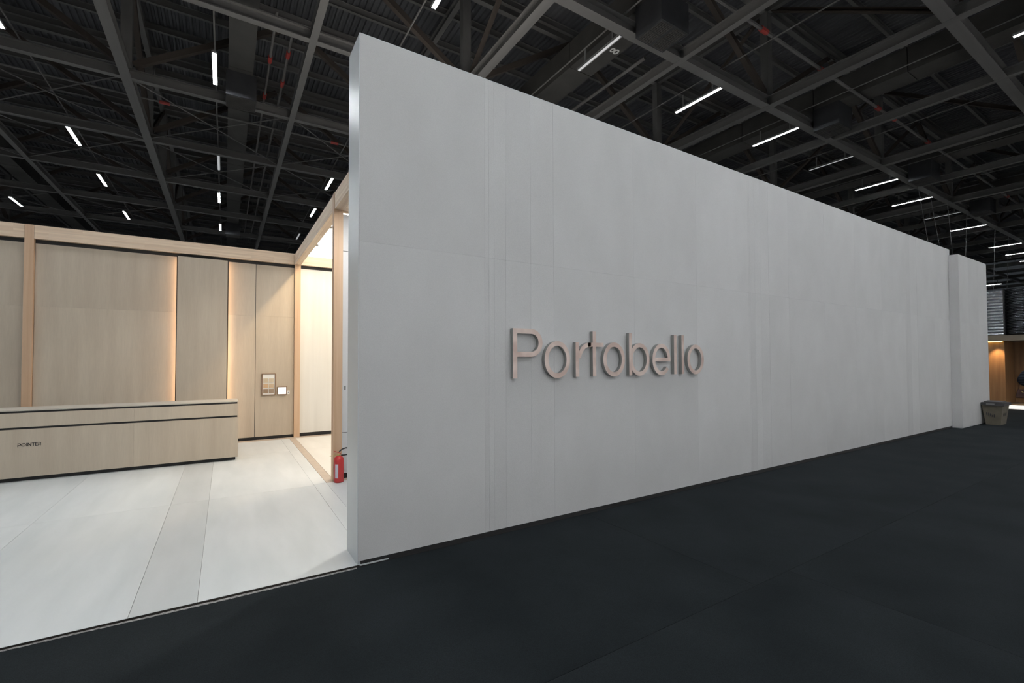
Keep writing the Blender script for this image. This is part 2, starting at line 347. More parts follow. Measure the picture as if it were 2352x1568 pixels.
# corrugated roof sheet (ribs run away from the viewer)
bm = bmesh.new(); x = X0; prof = [(0, 0), (0.07, 0), (0.095, 0.06), (0.165, 0.06), (0.19, 0)]; pv = None
while x < X1:
    for dx, dz in prof[:4]:
        a = bm.verts.new((x + dx, Y0, dz)); b = bm.verts.new((x + dx, Y1, dz))
        if pv: bm.faces.new((pv[0], pv[1], b, a))
        pv = (a, b)
    x += 0.19
ceil = from_bm('ceiling', bm, 'deck'); ceil.location = (0, 0, ZD); tag(ceil, 'dark corrugated metal roof of the exhibition hall', kind='structure')
def ibeam_mesh(wf, d, tf_=0.02, tw=0.014):
    bm = bmesh.new()
    bm_box(bm, -0.5, 0.5, -wf / 2, wf / 2, 0, tf_); bm_box(bm, -0.5, 0.5, -tw / 2, tw / 2, tf_, d - tf_); bm_box(bm, -0.5, 0.5, -wf / 2, wf / 2, d - tf_, d)
    me = bpy.data.meshes.new('i_beam'); bm.to_mesh(me); bm.free(); me.materials.append(M['steel']); return me
IB = ibeam_mesh(0.17, 0.27); IBW = ibeam_mesh(0.25, 0.30); IBT = ibeam_mesh(0.16, 0.26); PURL = ibeam_mesh(0.10, 0.22, 0.008, 0.008)
def beam(me, a, b, name='roof_beam'):
    a, b = Vector(a), Vector(b); d = b - a
    o = bpy.data.objects.new(name, me); col.objects.link(o); o.parent = ceil
    o.location = (a + b) / 2 - Vector((0, 0, ZD)); o.scale = (d.length, 1, 1)
    o.rotation_euler = (0, -math.asin(d.z / d.length), math.atan2(d.y, d.x))
    return o
for i, x in enumerate(GX):
    main = (i % 2 == 0)
    beam(IBW if main else IB, (x, Y0, ZB - 0.005), (x, Y1, ZB - 0.005))
    if main: beam(IBT, (x, Y0, ZT), (x, Y1, ZT), 'top_chord')
for j, y in enumerate(GY):
    beam(IBW if j in (5, 6) else IB, (X0, y, ZB), (X1, y, ZB))
    beam(IBT, (X0, y, ZT + 0.005), (X1, y, ZT + 0.005), 'top_chord')
y = Y0 + 0.5
while y < Y1:
    beam(PURL, (X0, y, ZD - 0.225), (X1, y, ZD - 0.225), 'purlin'); y += 1.4
pm = bmesh.new(); bm_box(pm, -0.13, 0.13, -0.11, 0.11, 0, 1); PM = bpy.data.meshes.new('truss_post'); pm.to_mesh(PM); pm.free(); PM.materials.append(M['steel'])
dm = bmesh.new(); bm_box(dm, -0.5, 0.5, -0.075, 0.075, -0.01, 0.01); bm_box(dm, -0.5, 0.5, -0.075, -0.06, 0.01, 0.15); DM = bpy.data.meshes.new('truss_diagonal'); dm.to_mesh(DM); dm.free(); DM.materials.append(M['rust'])
rd = tube_mesh([(-0.5, 0, 0), (0.5, 0, 0)], 0.018, 6); RD = bpy.data.meshes.new('brace_rod'); rd.to_mesh(RD); rd.free(); RD.materials.append(M['steel'])
for i, x in enumerate(GX):
    if i % 2: continue
    if x < -16 or x > 50: continue
    for j, y in enumerate(GY):
        if y < -3 or y > 40: continue
        o = bpy.data.objects.new('truss_post', PM); col.objects.link(o); o.parent = ceil; o.location = (x, y, ZB + 0.30 - ZD); o.scale = (1, 1, ZT - ZB - 0.30)
        if y < 36:
            if j % 2: beam(DM, (x + 0.02, y + 0.2, ZB + 0.36), (x + 0.02, GY[j + 1] - 0.2, ZT - 0.02), 'truss_diagonal')
            else: beam(DM, (x + 0.02, y + 0.2, ZT - 0.02), (x + 0.02, GY[j + 1] - 0.2, ZB + 0.36), 'truss_diagonal')
        if x < 45:
            beam(DM, (x + 0.2, y, ZB + 0.36), (x + 4.2, y, ZT - 0.02), 'truss_diagonal')
            beam(DM, (x + 4.38, y, ZT - 0.02), (x + 8.4, y, ZB + 0.36), 'truss_diagonal')
for i, x in enumerate(GX[:-1]):
    if not (-16 < x < 12): continue
    for j, y in enumerate(GY[:-1]):
        if 15 < y < 22 or (x < -6 and 27 < y < 30):
            beam(RD, (x, y, ZB + 0.06), (GX[i + 1], GY[j + 1], ZB + 0.06), 'brace_rod'); beam(RD, (x, GY[j + 1], ZB + 0.1), (GX[i + 1], y, ZB + 0.1), 'brace_rod')

# ================================================================== OBJECTS IN THE HALL ROOF
# tube lights: housing, tube, two hangers
LC = [-8.95 + 4.31 * k for k in range(0, 20)]
LROWS = {2.0: 0, 8.48: 0, 14.28: 0, 21.0: 0, 25.5: 0, 31.1: 0}
def half_tube(bm, r):
    pv = None; ends = []
    for k in range(5):
        a = math.pi + math.pi * k / 4
        p = [bm.verts.new((r * math.cos(a), y_, 0.042 + r * math.sin(a))) for y_ in (-0.76, 0.76)]
        if pv: bm.faces.new((pv[0], p[0], p[1], pv[1]))
        pv = p; ends.append(p)
    bm.faces.new([e[0] for e in ends]); bm.faces.new([e[1] for e in ends][::-1])
    bmesh.ops.recalc_face_normals(bm, faces=bm.faces[:])
tb = bmesh.new(); half_tube(tb, 0.038); TON = bpy.data.meshes.new('tube'); tb.to_mesh(TON); tb.free(); TON.materials.append(M['tube_on'])
tb = bmesh.new(); half_tube(tb, 0.042); TOF = bpy.data.meshes.new('tube_unlit'); tb.to_mesh(TOF); tb.free(); TOF.materials.append(M['tube_off'])
hb = bmesh.new()
bm_box(hb, -0.068, 0.068, -0.79, 0.79, 0.0425, 0.052); bm_box(hb, -0.035, 0.035, -0.78, 0.78, 0.0525, 0.09)
for sx in (-1, 1): bm_box(hb, min(sx * 0.050, sx * 0.053), max(sx * 0.050, sx * 0.053), -0.785, 0.785, 0.009, 0.042)
for sy in (-1, 1): bm_box(hb, -0.05, 0.05, min(sy * 0.775, sy * 0.78), max(sy * 0.775, sy * 0.78), 0.009, 0.042)
HOU = bpy.data.meshes.new('housing'); hb.to_mesh(HOU); hb.free(); HOU.materials.append(M['fixture'])
hg = bmesh.new(); bm_box(hg, -0.012, 0.012, -0.02, 0.02, 0.09, 0.46); HAN = bpy.data.meshes.new('hanger'); hg.to_mesh(HAN); hg.free(); HAN.materials.append(M['fixture'])
def tube_light(x, y, label, lit=True, group='tube lights under the hall roof'):
    t = empty('tube_light', (x, y, ZB - 0.02)); tag(t, label, 'light', group)
    link('housing', HOU, t); link('tube', TON if lit else TOF, t)
    for s in (-0.5, 0.5): h = link('hanger', HAN, t); h.location = (0, s, 0)
ORD = ['first', 'second', 'third', 'fourth', 'fifth', 'sixth', 'seventh', 'eighth', 'ninth', 'tenth', 'eleventh', 'twelfth', 'thirteenth', 'fourteenth', 'fifteenth', 'sixteenth']
# row that recedes above the grey wall
row = [8.30, 12.43, 16.87, 21.09, 25.47, 29.76, 34.18, 38.70, 46.90, 51.30, 55.6]
off = {0, 3, 6}
for k, x in enumerate(row):
    tube_light(x, 8.48, ('unlit grey' if k in off else 'lit white') + ' tube light above the grey wall, %s in the receding row' % ORD[k], k not in off)
tube_light(3.98, 8.48, 'lit white tube light cut by the top edge above the wall corner')
tube_light(16.72, 2.0, 'lit white tube light at the top right edge of the picture')
tube_light(70.3, 13.8, 'tiny far tube light just beside the end of the grey wall')
named = {(-0.32, 14.28): ('bright vertical tube light beside the wide grey duct, nearest on the left', True), (-4.68, 21.1): ('slanted lit tube light upper left, nearest of its receding row', True),
 (-4.72, 25.6): ('slanted lit tube light, middle one of the left receding row', True), (-4.70, 31.1): ('small slanted lit tube light, farthest of the left receding row', True),
 (-9.03, 31.2): ('slanted lit tube light at far left just above the pine beam', True), (-0.30, 21.0): ('unlit grey upright tube light next to the wide grey duct', False),
 (-0.33, 25.5): ('upright lit tube light by the duct, middle of three below the unlit one', True), (-0.32, 31.1): ('smallest upright lit tube light by the duct, just above the beam', True),
 (3.95, 21.0): ('slanted lit tube light nearest the front wall edge, above the cross beam', True), (3.98, 25.5): ('slanted lit tube light second from the front wall edge', True),
 (3.94, 30.9): ('dim slanted tube light farthest along the cross beam', False), (-4.66, 14.3): ('bright tube light cut by the left edge of the picture', True)}
for (x, y), (lb, lit) in named.items(): tube_light(x, y, lb, lit)
for x in [-8.95, 3.97]: tube_light(x, 14.28, 'ceiling tube light over the stand hidden by the wall or frame', True, 'tube lights out of view')
for x in [-13.3, -8.95, -4.65, -0.33, 3.97, 8.3, 12.5, 21.1, 25.4, 29.8, 34.1]: tube_light(x, 2.0, 'ceiling tube light over the aisle out of view', True, 'tube lights out of view')
for y in (-4.2, -10.6, -17.0, -23.4):
    for x in [-13.3, -8.95, -4.65, -0.33, 3.97, 8.3, 12.5, 16.8, 21.1, 25.4, 29.8]: tube_light(x, y, 'ceiling tube light over the aisle out of view', True, 'tube lights out of view')
for x in [-22.0, -17.6, -13.3, -8.95]:
    for y in (8.48, 14.6, 21.0) if x < -9 else (8.48, 21.0): tube_light(x, y, 'ceiling tube light over the stand out of view on the left', True, 'tube lights out of view')
for x in [-4.65, -0.33]: tube_light(x, 8.48, 'ceiling tube light over the stand above the picture', True, 'tube lights out of view')
# slender power rails above the rows of lights
for x, lb in [(-4.7, 'thin power rail above the left receding row of tube lights'), (-0.32, 'thin power rail above the tube lights beside the grey duct'), (3.96, 'thin power rail above the tube lights beside the front wall'), (8.3, 'thin power rail over the unlit first light above the grey wall')]:
    o = from_bm('power_rail', tube_mesh([(0, -16, 0), (0, 16, 0)], 0.022, 6), 'steel'); o.location = (x, 22 if x < 8 else 21, ZB + 0.465); tag(o, lb, 'rail', 'power rails')
for x in row[1:7]:
    o = from_bm('power_rail', tube_mesh([(0, -12, 0), (0, 12, 0)], 0.018, 6), 'steel'); o.location = (x - 0.12, 11, ZB + 0.465)
    tag(o, 'thin power rail over the %s light of the row above the grey wall' % ORD[row.index(x)], 'rail', 'power rails')

# ducts with numbered markings and outlet boxes
def duct(x0, x1, label, boxes, mark=False):
    zc = H + 8.62; d = empty('air_duct', (x0, 10, zc)); tag(d, label, 'duct', 'air ducts under the roof')
    ya = -10.0
    while ya < 40: box('duct_section', x0, x1, ya, ya + 2.48, zc, zc + 0.75, 'duct', d); ya += 2.5
    for y in boxes:
        o = box('outlet_box', x0 - 0.06, x1 + 0.10, y - 0.38, y + 0.38, H + 7.88, zc - 0.001, 'unit', d)
        xm = (x0 + x1) / 2 + 0.02
        for sx in (-1, 1):
            for sy in (-1, 1):
                g = bmesh.new(); bm_box(g, -0.20, 0.20, -0.17, 0.17, -0.006, 0)
                for q in range(9): bm_box(g, -0.19, 0.19, -0.155 + q * 0.036, -0.145 + q * 0.036, -0.016, -0.006)
                gg = from_bm('grille', g, 'duct', o); gg.location = (sx * 0.215 * (x1 - x0 + 0.16) / 0.9, sy * 0.18, -0.001)
    if mark:
        o = union_extrude('number_mark', arc(0, 0.066, 0.085, 0.074, 0.046) + arc(0, -0.066, 0.098, 0.084, 0.050), 0.002, ('board',), d)
        o.rotation_euler = Matrix(((0, 0, -1), (-1, 0, 0), (0, 1, 0))).to_euler(); o.location = (0.61, -1.18, -0.003)
duct(8.62, 9.45, 'wide dark duct marked with a white number above the grey wall', [7.1], True)
duct(0.0, 0.64, 'wide grey duct running up between two lights on the left', [15.55, 32.4])
duct(17.45, 18.25, 'dark duct with outlet box beside the third light above the grey wall', [7.1])
duct(26.0, 26.9, 'dark duct with outlet box beside the fifth light above the grey wall', [7.1])
duct(34.6, 35.5, 'far dark duct beside the seventh light above the grey wall', [7.1])
duct(-8.5, -7.85, 'dark duct above the far left of the oak wall', [])

# sprinkler pipes with red couplings
def pipe(a, b, r, reds, label, name='sprinkler_pipe', loc=None):
    a, b = Vector(a), Vector(b); o = empty(name, a); tag(o, label, 'pipe', 'sprinkler pipes')
    from_bm('pipe', tube_mesh([(0, 0, 0), b - a], r, 8), 'steel', o)
    for t in reds:
        p = (b - a) * t; q = (b - a).normalized() * 0.14
        from_bm('coupling', tube_mesh([p - q, p + q], r + 0.025, 8), 'redfit', o)
pipe((8, 6.2, H + 8.53), (60, 6.2, H + 8.53), 0.045, [0.075, 0.135, 0.21, 0.235, 0.30, 0.40, 0.52], 'sprinkler pipe with red couplings running above the grey wall to the right')
pipe((1.05, 12.4, H + 8.9), (1.05, 36, H + 8.9), 0.035, [0.09, 0.18], 'slim sprinkler pipe between the duct and the second left beam')
pipe((1.45, 12.4, H + 8.68), (1.45, 36, H + 8.68), 0.035, [0.055, 0.12, 0.2], 'sprinkler pipe with red coupling left of the front wall top')
pipe((-6, 18.1, H + 8.55), (6, 18.1, H + 8.55), 0.03, [0.35, 0.8], 'slim cross pipe with red couplings above the stand')
pipe((10.1, 8.5, H + 8.54), (10.1, 30, H + 8.54), 0.05, [0.18], 'pipe with red coupling beside the duct marked with a number')
# hanging wires at the far right
wires = [(2040, 420), (2060, 410), (2180, 455), (2243, 480)]
for k, (x, y, dx) in enumerate([(27.5, 7.6, 3.2), (29.0, 7.6, 3.4), (31.5, 7.6, 2.0), (34.6, 7.6, 0.0), (40.0, 7.6, 0.0), (43.0, 7.6, 0.0)]):
    o = from_bm('hanging_wire', tube_mesh([(0, 0, 0), (dx, 0.2, -5.2)], 0.011, 5), 'fixture'); o.location = (x, y, ZB)
    tag(o, '%s thin hanging wire from the left over the far end of the grey wall' % ORD[k], 'wire', 'hanging wires')

# ================================================================== SIGN
sign = empty('wall_sign', (2.455, YF, 1.497)); tag(sign, 'raised metal lettering with painted warm reflections on the grey wall reading Portobello', 'sign')
T = 0.050; XH = 0.375
def bowl(cx, rx=0.172): return arc(cx, XH / 2, rx, XH / 2 + 0.008, T)
def put(polys, x):
    o = union_extrude('letter', polys, 0.046, ('rose', 'chrome'), sign); o.location = (x, -0.048, 0)
# P
P = [rect(0, T, 0, 0.5), rect(T * 0.5, 0.22, 0.5 - T, 0.5), rect(T * 0.5, 0.22, 0.215, 0.215 + T)] + arc(0.22, 0.3575, 0.145, 0.1425, T, -90, 90, 28)
put(P, 0.0)
put(bowl(0.172), 0.390)                                                     # o
put([rect(0, T, 0, XH)] + arc(0.20, 0.17, 0.175, 0.205, T, 90, 170, 20) + [rect(0.195, 0.225, XH - T, XH)], 0.812 + 0.0)   # r
put([rect(0, T, 0, 0.5), rect(-0.07, 0.165, XH - T * 0.9, XH)], 1.062)       # t
put(bowl(0.172), 1.222)                                                     # o
put([rect(0, T, 0, 0.5)] + bowl(0.180), 1.638)                              # b
put(arc(0.168, XH / 2, 0.168, XH / 2 + 0.008, T, 0, 322, 40) + [rect(T * 0.5, 0.335, XH / 2 - T * 0.45, XH / 2 + T * 0.45)], 2.042)   # e
put([rect(0, T, 0, 0.5)], 2.450)                                            # l
put([rect(0, T, 0, 0.5)], 2.600)                                            # l
put(bowl(0.172), 2.716)                                                     # o

# ================================================================== RECEPTION COUNTER
ct = empty('reception_counter', (-2.6, 9.12, 0)); tag(ct, 'long pale oak reception counter with black shadow lines', 'counter')
CX0, CX1, CF, CB = -6.2, 0.20, 8.825, 9.44
box('plinth', CX0 + 0.04, 0.165, CF + 0.055, CB - 0.03, 0, 0.056, 'black', ct)
for a, b in [(CX0, -3.9), (-3.8985, -1.2), (-1.1985, CX1)]: box('front_panel', a, b, CF, CF + 0.02, 0.057, 0.728, 'oak', ct)
for a, b in [(CX0, -3.9), (-3.8985, -1.2), (-1.1985, CX1)]: box('upper_panel', a, b, CF, CF + 0.02, 0.758, 0.957, 'oak', ct)
box('carcass', CX0 + 0.02, CX1 - 0.012, CF + 0.021, CB, 0.057, 0.9845, 'black', ct)
box('end_panel', CX1 - 0.0115, CX1, CF + 0.0205, CB, 0.057, 0.955, 'oak', ct)
box('counter_top', CX0, CX1, CF, CB, 0.985, 1.000, 'oak_h', ct)
lt = empty('counter_lettering', (-2.482, CF, 0.488)); tag(lt, 'small black lettering POINTER on the counter front', 'lettering')
h, t = 0.046, 0.0075
def lput(polys, x): o = union_extrude('letter', polys, 0.003, ('ink',), lt); o.location = (x, -0.0035, 0)
def stroke(a, b, w_):
    a, b = Vector(a), Vector(b); d = (b - a).normalized(); n = Vector((-d.y, d.x)) * w_ / 2
    return [tuple(a + n), tuple(a - n), tuple(b - n), tuple(b + n)]
lput([rect(0, t, -0.004, h * 0.62), rect(0, 0.020, h - t, h), rect(0.0, 0.020, h * 0.30, h * 0.30 + t)] + arc(0.020, h * 0.65, 0.014, h * 0.35, t, -90, 90, 14), 0.0)
lput(arc(0.022, h / 2, 0.023, h / 2, t), 0.039)
lput([rect(0, t, 0, h)], 0.089)
lput([rect(0, t, 0, h), rect(0.030, 0.030 + t, 0, h), stroke((t * 0.5, h - 0.003), (0.034, 0.003), t)], 0.102)
lput([rect(-0.017, 0.020, h - t, h), rect(-0.003, -0.003 + t, 0, h)], 0.160)
lput([rect(0, t, 0, h), rect(0, 0.027, h - t, h), rect(0, 0.024, h * 0.43, h * 0.43 + t), rect(0, 0.027, 0, t)], 0.180)
lput([rect(0, t, 0, h * 0.62), rect(0, 0.017, h - t, h), rect(0, 0.017, h * 0.34, h * 0.34 + t), stroke((0.014, h * 0.4), (0.029, 0.002), t)] + arc(0.017, h * 0.67, 0.013, h * 0.33, t, -90, 90, 14), 0.210)

# ================================================================== WALL FRAMES ON THE OAK PANEL
sf = empty('sample_frame', (0.8165, YW, 0.946)); tag(sf, 'framed white board with six wood sample swatches on the oak wall', 'frame')
def fr(root, x0, x1, z0, z1, t=0.012, d=0.035, back='board'):
    box('frame_side', x0, x0 + t, YW - d, YW - 0.0005, z0, z1, 'frame', root); box('frame_side', x1 - t, x1, YW - d, YW - 0.0005, z0, z1, 'frame', root)
    box('frame_rail', x0 + t, x1 - t, YW - d, YW - 0.0005, z1 - t, z1, 'frame', root); box('frame_rail', x0 + t, x1 - t, YW - d, YW - 0.0005, z0, z0 + t, 'frame', root)
    box('board', x0 + t, x1 - t, YW - d + 0.012, YW - 0.0005, z0 + t, z1 - t, back, root)
fr(sf, 0.684, 0.949, 0.946, 1.412)
sw = [(0.62, 0.52, 0.38), (0.64, 0.55, 0.42), (0.62, 0.42, 0.25), (0.60, 0.46, 0.31), (0.32, 0.22, 0.15), (0.35, 0.26, 0.19)]
for k, c in enumerate(sw):
    r_, q = divmod(k, 2); x0 = 0.712 + q * 0.110; z1 = 1.308 - r_ * 0.113
    box('swatch', x0, x0 + 0.098, YW - 0.030, YW - 0.0235, z1 - 0.092, z1, noisy('swatch_wood', tuple(v * 0.9 for v in c), c, (30, 30, 3), 2.0, 4), sf)
sg = empty('small_screen', (1.082, YW, 0.946)); tag(sg, 'small blank white screen in a thin brown frame on the oak wall', 'screen')
fr(sg, 0.991, 1.174, 0.946, 1.123, back='screen')
cdl = box('info_card', 1.184, 1.236, YW - 0.006, YW - 0.0005, 0.953, 1.030, 'board'); tag(cdl, 'tiny white info card right of the small screen', 'card')
o = box('print_mark', 1.200, 1.220, YW - 0.0068, YW - 0.0062, 0.978, 1.0, plain('grey_print', (0.35, 0.36, 0.4)), cdl)

# ================================================================== FIRE EXTINGUISHER
ex = empty('fire_extinguisher', (1.372, 6.485, 0)); tag(ex, 'red fire extinguisher with black hose standing at the pine post', 'extinguisher')
from_bm('cylinder', lathe([(0.060, 0.0), (0.066, 0.008), (0.067, 0.03), (0.067, 0.305), (0.064, 0.325), (0.052, 0.345), (0.034, 0.358), (0.022, 0.364)], 28), 'red', ex, smooth=True)
from_bm('valve', lathe([(0.020, 0.362), (0.022, 0.37), (0.022, 0.385), (0.014, 0.392)], 14), 'brass', ex, smooth=True)
bm = bmesh.new(); bm_box(bm, -0.095, 0.03, -0.008, 0.008, 0.372, 0.379); o = from_bm('lower_lever', bm, 'brass', ex); o.rotation_euler = (0, R(-4), 0)
bm = bmesh.new(); bm_box(bm, -0.075, 0.025, -0.010, 0.010, 0, 0.007); o = from_bm('upper_lever', bm, 'red', ex); o.location = (0.0, 0, 0.400); o.rotation_euler = (0, R(24), 0)
from_bm('hose', tube_mesh([(0.005, 0, 0.415), (0.02, 0, 0.432), (0.05, -0.004, 0.452), (0.09, -0.008, 0.462), (0.135, -0.01, 0.462), (0.17, -0.012, 0.44), (0.185, -0.012, 0.40), (0.165, -0.012, 0.37), (0.12, -0.01, 0.372), (0.07, -0.006, 0.366), (0.03, 0, 0.366)], 0.0095, 10), 'rubber', ex, smooth=True)
bm = bmesh.new(); n = 8; pv = None
for k in range(n + 1):
    a = R(214 + 38 * k / n); p = [bm.verts.new((0.0678 * math.cos(a), 0.0678 * math.sin(a), z)) for z in (0.065, 0.255)]
    if pv: bm.faces.new((pv[0], p[0], p[1], pv[1]))
    pv = p
from_bm('paper_label', bm, 'paper', ex)

# ================================================================== LIGHTS OF THE STAND (downlights)
def spot(name, loc, tgt, energy, colr, angle=110, blend=0.4, size=0.03, label=None):
    ld = bpy.data.lights.new(name, 'SPOT'); ld.energy = energy; ld.color = colr; ld.spot_size = R(angle); ld.spot_blend = blend; ld.shadow_soft_size = size
    o = bpy.data.objects.new(name, ld); col.objects.link(o); o.location = loc
    o.rotation_euler = (Vector(tgt) - Vector(loc)).to_track_quat('-Z', 'Y').to_euler()
    return o
WARM = (1.0, 0.74, 0.43)
for x, y, e in [(1.565, 6.86, 115), (1.565, 8.2, 65), (1.565, 9.6, 85)]:
    dl = empty('downlight', (x, y, 4.02)); tag(dl, 'recessed downlight in the side room ceiling behind the beam', 'light', 'downlights in the side room')
    from_bm('ring', lathe([(0.035, 0.0), (0.045, 0.0), (0.045, 0.02), (0.035, 0.02)], 16), 'fixture', dl)
    s = spot('downlight_lamp', (0, 0, -0.003), (-0.28, 0.14, -1), e, WARM, 150, 0.3, 0.02); s.parent = dl
dl = empty('downlight', (1.72, 4.68, 3.98)); tag(dl, 'small downlight in the passage behind the grey wall', 'light', 'downlights in the side room')
from_bm('ring', lathe([(0.035, 0.0), (0.045, 0.0), (0.045, 0.02), (0.035, 0.02)], 16), 'fixture', dl)
s = spot('downlight_lamp', (0, 0, -0.003), (-0.2, 0.25, -1), 250, (1.0, 0.96, 0.90), 150, 0.5, 0.02); s.parent = dl

# arm lamps, added out of view to light the bounce wall opposite
for x in (-3.5, 0.5, 4.5, 8.5, 12.5, 16.5, 20.5):
    al = empty('added_arm_lamp', (x, -4.6, 4.21)); tag(al, 'added arm lamp washing the bounce wall across the aisle, out of view', 'light', 'added arm lamps across the aisle')
    from_bm('arm', tube_mesh([(0, -0.05, 0), (0, 0.1, 0.35), (0, 0.95, 0.42)], 0.014, 6), 'fixture', al)
    from_bm('lamp_head', lathe([(0.05, 0.06), (0.07, 0.0), (0.075, 0.0), (0.055, 0.07)], 12), 'fixture', al).location = (0, 1.0, 0.36)
    sp_ = spot('added_arm_lamp_bulb', (0, 1.0, 0.35), (0, 0.30, -1.6), 720, (1.0, 0.95, 0.90), 110, 0.6, 0.05); sp_.parent = al
# ================================================================== RECYCLING BIN
bn = empty('waste_bin', (17.36, 3.385, CZ)); tag(bn, 'tan cardboard waste bin with dark lid at the far end of the grey wall', 'bin')
bm = bmesh.new()
vb = [bm.verts.new((sx * 0.26, sy * 0.13, 0)) for sx, sy in ((-1, -1), (1, -1), (1, 1), (-1, 1))]; vt = [bm.verts.new((sx * 0.31, sy * 0.185, 0.50)) for sx, sy in ((-1, -1), (1, -1), (1, 1), (-1, 1))]
bm.faces.new(vb[::-1]); bm.faces.new(vt)
for k in range(4): bm.faces.new((vb[k], vb[(k + 1) % 4], vt[(k + 1) % 4], vt[k]))
card = noisy('brown_card', (0.13, 0.115, 0.085), (0.17, 0.15, 0.115), nscale=6, rough=0.8)
M['card'] = card
from_bm('body', bm, 'card', bn)
dark = noisy('dark_card_lid', (0.045, 0.042, 0.045), (0.07, 0.066, 0.07), nscale=8, rough=0.7); M['lid'] = dark
bm = bmesh.new(); bm_box(bm, -0.345, 0.345, -0.215, 0.195, 0.50, 0.575); from_bm('lid', bm, 'lid', bn)
bm = bmesh.new(); bm_box(bm, -0.30, 0.33, -0.15, 0.17, 0.577, 0.60); o = from_bm('lid_flap', bm, 'lid', bn); o.rotation_euler = (0, 0, R(4))
bm = bmesh.new(); bm_box(bm, -0.347, -0.3455, -0.05, 0.10, 0.525, 0.56); from_bm('lid_label', bm, 'fixture', bn)
rr = random.Random(5)
for k in range(5):
    bm = bmesh.new(); yy = 0.10 - k * 0.033; hh = 0.05 + 0.03 * rr.random(); z0 = 0.24 - 0.012 * k + 0.01 * rr.random()
    bm_box(bm, -0.001, 0.001, -0.010, 0.010, 0, hh); bm_box(bm, -0.001, 0.001, -0.013, 0.013, hh * 0.45, hh * 0.6)
    o = from_bm('lettering', bm, 'lid', bn); o.location = (-0.26 - 0.05 * (z0 + hh / 2) / 0.5 - 0.003, yy, z0); o.rotation_euler = (0, R(-5.7), 0)
for k in range(5):
    bm = bmesh.new(); hh = 0.06 + 0.03 * rr.random(); z0 = 0.23 + 0.02 * rr.random()
    bm_box(bm, -0.010, 0.010, -0.001, 0.001, 0, hh); bm_box(bm, -0.02, 0.02, -0.001, 0.001, hh * 0.4, hh * 0.55)
    o = from_bm('lettering', bm, 'lid', bn); o.location = (-0.16 + k * 0.065, -0.13 - 0.055 * (z0 + hh / 2) / 0.5 - 0.003, z0); o.rotation_euler = (R(6.3), 0, 0)

# ================================================================== STAND ACROSS THE AISLE END
st = empty('far_stand', (24, 4.5, CZ)); tag(st, 'far wooden stand with mirrored metal fascia behind the wall end', 'stand')
M['walnut'] = noisy('brown_veneer', (0.20, 0.105, 0.045), (0.28, 0.155, 0.07), (10, 10, 0.6), 1.4, 7, 0.45, rand=0.05)
M['fascia'] = noisy('tan_fascia', (0.20, 0.165, 0.12), (0.25, 0.21, 0.155), nscale=3, rough=0.6)
M['mirror'] = noisy('ribbed_mirror_metal', (0.16, 0.165, 0.175), (0.42, 0.43, 0.45), (1, 2, 14), 2.0, 5, 0.14, metal=1.0)
M['ledw'] = plain('white_led_edge', (0.9, 0.9, 0.9), 0.5, emit=(1.0, 0.95, 0.86), es=0.85)
M['ledy'] = plain('yellow_led_line', (0.9, 0.8, 0.6), 0.5, emit=(1.0, 0.72, 0.22), es=3.0)
box('platform', 23.05, 32, -3, 9, CZ, 0.13, 'fascia', st)
box('led_edge', 23.04, 23.0495, -3, 9, CZ + 0.01, 0.12, 'ledw', st)
for k in range(16): box('wall_panel', 24.6, 24.66, -2.9 + k * 0.72, -2.9 + k * 0.72 + 0.712, 0.131, 2.32, 'walnut', st)
box('pier', 23.35, 24.58, 4.30, 6.2, 0.131, 2.32, 'walnut', st)
box('fascia_beam', 23.2, 24.7, -3, 9, 2.325, 2.52, 'fascia', st)
box('led_line', 23.22, 23.34, 4.34, 6.2, 2.285, 2.322, 'ledy', st)
# mirrored upper facade: ribbed flat sheets, then arched ribs
def ribbed(name, y0, y1, z0, z1, amp, n, arch=0.0, xr=23.35):
    bm = bmesh.new(); ny = 14; rows_ = []
    for i in range(n + 1):
        r_ = []
        for j in range(ny + 1):
            u = j / ny; ph = (i / n) * math.pi * 2 * (n / 6.0)
            zz = z0 + (z1 - z0) * i / n; bulge = arch * (1 - (2 * u - 1) ** 2)
            r_.append(bm.verts.new((-amp * math.sin(ph + arch * 9 * (2 * u - 1) ** 2) - bulge * 0.5, y0 + (y1 - y0) * u, zz)))
        rows_.append(r_)
    for a, b in zip(rows_, rows_[1:]):
        for j in range(ny): bm.faces.new((a[j], b[j], b[j + 1], a[j + 1]))
    o = from_bm(name, bm, 'mirror', st, smooth=True); o.location = Vector((xr, 0, 0)) - st.location; return o
ribbed('mirror_sheet', 4.72, 5.30, 2.525, 4.10, 0.004, 90); ribbed('mirror_sheet', 4.305, 4.715, 2.525, 4.10, 0.004, 90)
ribbed('arched_sheet', 3.55, 4.255, 2.55, 4.12, 0.035, 84, 0.25); ribbed('arched_sheet', 2.8, 3.53, 2.55, 4.12, 0.035, 84, 0.25)
box('divider', 23.30, 23.40, 4.262, 4.298, 2.525, 4.15, 'black', st)
box('facade_backing', 23.62, 23.7, -3, 9, 2.522, 4.08, 'black', st)
for y in (4.8, 3.2, 6.6):
    s = spot('pier_downlight_lamp', (23.05, y - 0.35, 2.30), (23.36, y - 0.35, 1.5), 95, (1.0, 0.66, 0.34), 60, 0.8, 0.03)

